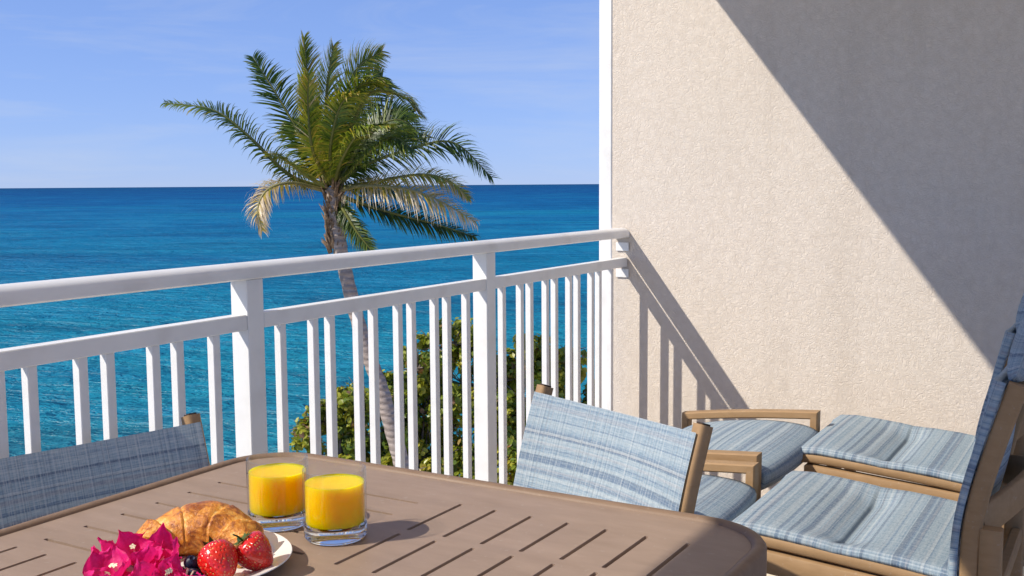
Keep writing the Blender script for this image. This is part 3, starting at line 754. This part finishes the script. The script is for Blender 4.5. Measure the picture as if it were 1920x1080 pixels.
FR = [ # control points (right, down, depth in the crown's own frame), roll of the blade, tint, options
    ([(612, 345, 0), (551, 321, -.3), (479, 248, -.5), (418, 203, -.5), (330, 189, -.5)], -.75, .40, dict(lw=.62, droop=.28, wind=.05)),
    ([(615, 340, 0), (592, 298, .2), (528, 187, .4), (473, 98, .5)], -.35, .36, dict(lw=.72, droop=.10, wind=.22)),
    ([(620, 335, 0), (604, 240, -.5), (594, 150, -.7), (588, 75, -.6)], 1.3, .50, dict(lw=.62, droop=.06, wind=.10, lean=1.3)),
    ([(626, 335, 0), (627, 240, -.8), (634, 160, -1.0), (646, 95, -1.0)], 1.0, .52, dict(lw=.72, droop=.10, wind=.2, lean=1.1)),
    ([(630, 335, 0), (645, 220, -.2), (672, 130, 0), (720, 92, .2)], .7, .50, dict(lw=.72, droop=.22, wind=.22, lean=.9)),
    ([(632, 335, 0), (665, 240, -.4), (705, 175, -.6), (760, 180, -.5), (796, 215, -.4)], .6, .47, dict(lw=.78, droop=.30, wind=.2)),
    ([(632, 338, 0), (690, 250, .3), (745, 218, .5), (798, 255, .5)], .7, .25, dict(lw=.85, droop=.36, wind=.18)),
    ([(634, 340, 0), (700, 285, -.9), (750, 258, -1.4), (790, 280, -1.7)], .6, .30, dict(lw=.82, droop=.36, wind=.18)),
    ([(636, 340, 0), (680, 306, .1), (768, 274, .2), (850, 262, .3), (922, 328, .3)], .8, .25, dict(lw=.80, droop=.32, wind=.15)),
    ([(636, 345, 0), (690, 338, -.3), (790, 322, -.5), (845, 334, -.5), (882, 366, -.5)], .7, .58, dict(lw=.56, droop=.42, wind=.12, dry=.25)),
    ([(638, 350, 0), (690, 342, -.7), (770, 348, -1.0), (830, 370, -1.0), (894, 408, -.9)], .75, .72, dict(lw=.72, droop=.62, wind=.05, dry=.55)),
    ([(640, 360, 0), (700, 384, .3), (760, 402, .5), (820, 418, .6), (888, 440, .6)], .8, .16, dict(lw=.62, droop=.42, wind=.1)),
    ([(610, 350, 0), (560, 336, -.6), (522, 348, -.9), (506, 380, -1.0), (512, 420, -1.0)], -.6, .74, dict(lw=.60, droop=.55, wind=.2, dry=.5)),
    ([(632, 365, 0), (650, 390, -.2), (676, 430, -.3), (704, 466, -.3)], .9, .20, dict(lw=.40, droop=.3, wind=.05, dry=.2)),
    ([(618, 340, 0), (588, 262, .8), (562, 190, 1.2), (556, 125, 1.4)], .9, .22, dict(lw=.72, droop=.10, wind=.2)),
    ([(616, 342, 0), (575, 290, .9), (540, 240, 1.4), (520, 215, 1.7)], -.5, .25, dict(lw=.62, droop=.25, wind=.15)),
    ([(628, 335, 0), (655, 230, .8), (690, 150, 1.3), (706, 128, 1.6)], .9, .20, dict(lw=.72, droop=.18, wind=.22)),
    ([(625, 338, 0), (640, 270, -1.2), (664, 200, -1.5), (700, 185, -1.8)], .6, .52, dict(lw=.60, droop=.3, wind=.18)),
    ([(628, 338, 0), (660, 290, -1.1), (700, 245, -1.5), (752, 240, -1.9)], .6, .44, dict(lw=.66, droop=.34, wind=.18)),
    ([(630, 338, 0), (672, 255, .6), (722, 200, 1.1), (768, 200, 1.4)], .6, .20, dict(lw=.82, droop=.3, wind=.22)),
    ([(622, 338, 0), (610, 280, -1.3), (606, 205, -1.5), (612, 150, -1.7)], 1.0, .56, dict(lw=.52, droop=.14, wind=.12, lean=1.0)),
    ([(634, 350, 0), (675, 345, .9), (720, 350, 1.6), (770, 380, 2.0)], .7, .20, dict(lw=.62, droop=.45, wind=.12)),
    ([(630, 342, 0), (655, 280, 1.0), (690, 235, 1.9), (740, 235, 2.6)], .6, .16, dict(lw=.82, droop=.34, wind=.2)),
    ([(618, 336, 0), (598, 260, .1), (576, 190, .1), (566, 140, .1)], 1.1, .44, dict(lw=.66, droop=.10, wind=.15, lean=1.0)),
    ([(628, 335, 0), (650, 240, -.7), (684, 170, -1.0), (730, 158, -1.1)], .6, .46, dict(lw=.76, droop=.26, wind=.2)),
    ([(614, 344, 0), (592, 322, -1.0), (566, 296, -1.6), (548, 290, -1.9)], -.5, .50, dict(lw=.45, droop=.3, wind=.1)),
]
for k, (c, ro, tn, kw) in enumerate(FR): frond(c, ro, tn, seed=k+1, **kw)
# fibrous leaf bases and dead stalks round the top of the trunk
mb = MB()
for k in range(110):
    a = rnd.uniform(0, 6.28); z = rnd.uniform(-1.0, .62); rr = .135+.10*max(0, z)
    p = CR-PB+Vector((rr*math.cos(a), rr*math.sin(a), z-.45)); p += Vector((0, -.05*(.35-z), 0))
    o = Vector((math.cos(a), math.sin(a), 0)); L = rnd.uniform(.2, .45)
    mb.tube([p, p+o*.06+Vector((0, 0, L*.5)), p+o*rnd.uniform(.06, .22)+Vector((0, 0, L))], [.038, .026, .006], 5, rnd.random())
mb.build('leaf_bases', 'fibre', palm, angle=180)['kind'] = 'stuff'

# ------------------------------------------------------------------ shrubs
def shrub(base, clumps, nleaf, label, seed, kk, lr=.080):
    q = random.Random(seed); B = Vector(base); clumps = [((x*kk, y*kk, 1.25+(z-1.25)*kk), r_*kk) for (x, y, z), r_ in clumps]
    t = empty('sea_grape_shrub', base, label, 'shrub', 'broad-leaved shrubs on the shore')
    tr = MB(); lf = MB()
    for c, rad in clumps:
        c = Vector(c)-B
        mid = Vector((c.x*.45+q.uniform(-.4, .4), c.y*.45+q.uniform(-.4, .4), c.z*.5))
        tr.tube(smoothpath([Vector((q.uniform(-.3, .3), q.uniform(-.3, .3), -.4)), mid, c], 4), [.11*(1-i/8)+.02 for i in range(9)], 6)
        for m_ in range(9):
            d = Vector((q.gauss(0, 1), q.gauss(0, 1), q.gauss(.1, .8))).normalized()
            tr.tube([c-d*rad*.2, c+d*rad*.55+Vector((0, 0, q.uniform(-.1, .1))), c+d*rad*q.uniform(.9, 1.15)], [.028, .016, .007], 4)
    tot = sum(r_*r_ for _, r_ in clumps)
    for c, rad in clumps:
        c = Vector(c)-B; sub = []
        for m_ in range(13):
            d = Vector((q.gauss(0, 1), q.gauss(0, 1), q.gauss(0, .9))).normalized(); sub.append((c+d*rad*q.uniform(.5, 1.0), rad*q.uniform(.22, .42), q.uniform(-.22, .22)))
        for m_ in range(int(nleaf*rad*rad/tot)):
            sc, sr, tn = q.choice(sub); d = Vector((q.gauss(0, 1), q.gauss(0, 1), q.gauss(.2, 1))).normalized()
            p = sc + d*sr*q.uniform(.55, 1.05); r_ = lr*q.uniform(.6, 1.25)
            nn = (d*.6+Vector((q.gauss(0, .5), q.gauss(0, .5), .55+q.gauss(0, .4)))).normalized(); ax = nn.orthogonal().normalized(); ax = Matrix.Rotation(q.uniform(0, 6.28), 3, nn) @ ax; ay = nn.cross(ax)
            k = r_*.22
            vs = [p-ax*r_, p-ax*r_*.35+ay*r_*.78+nn*k, p+ax*r_*.55+ay*r_*.6+nn*k, p+ax*r_*1.05, p+ax*r_*.55-ay*r_*.6+nn*k, p-ax*r_*.35-ay*r_*.78+nn*k]
            tt_ = .50+tn+q.gauss(0, .15)
            if q.random() < .05: tt_ = q.uniform(.9, 1)
            else: tt_ = min(.88, max(0, tt_))
            lf.add(vs, [[0, 3, 2, 1], [0, 5, 4, 3]], tint=tt_)
    tr.build('branches', 'twig', t, angle=180)
    f = lf.build('foliage', 'leaf', t, smooth=False); f['kind'] = 'stuff'
    return t
shrub((20.7, 16.0, -9.2), [((14.95, 13.30, -3.35), .34), ((15.15, 13.05, -3.15), .36), ((15.30, 12.80, -2.95), .5), ((15.3, 12.75, -3.75), .6), ((15.62, 12.35, -2.75), .55), ((15.75, 12.1, -3.4), .75), ((15.05, 12.95, -4.2), .6), ((15.6, 12.2, -4.5), .9), ((15.9, 11.7, -4.2), .9)],
      11000, 'low sprawling shrub with yellow-green leaves, left of and behind the palm trunk', 21, 1.33)
shrub((22.0, 14.7, -8.9), [((16.95, 12.15, -2.35), .55), ((17.18, 11.85, -1.95), .5), ((17.36, 11.55, -1.85), .48), ((17.55, 11.25, -1.95), .5), ((17.45, 11.35, -2.7), .75), ((16.95, 12.0, -3.2), .75), ((17.5, 11.0, -3.5), .9), ((16.85, 11.95, -4.1), .9), ((17.4, 11.2, -4.6), 1.0), ((17.7, 10.7, -2.6), .5)],
      14000, 'tallest dense green shrub in the middle, seen through the railing right of the trunk', 22, 1.28)
shrub((23.4, 12.9, -8.6), [((20.35, 12.15, -2.9), .55), ((20.62, 11.75, -2.55), .5), ((20.85, 11.35, -2.75), .5), ((21.05, 10.95, -2.65), .45), ((20.6, 11.6, -3.5), .85), ((21.0, 10.9, -3.6), .8), ((20.4, 11.8, -4.5), 1.0), ((21.0, 10.9, -4.7), 1.0), ((21.35, 10.4, -3.75), .45)],
      11000, 'green shrub farther right, between the second post and the stucco wall', 23, 1.13)
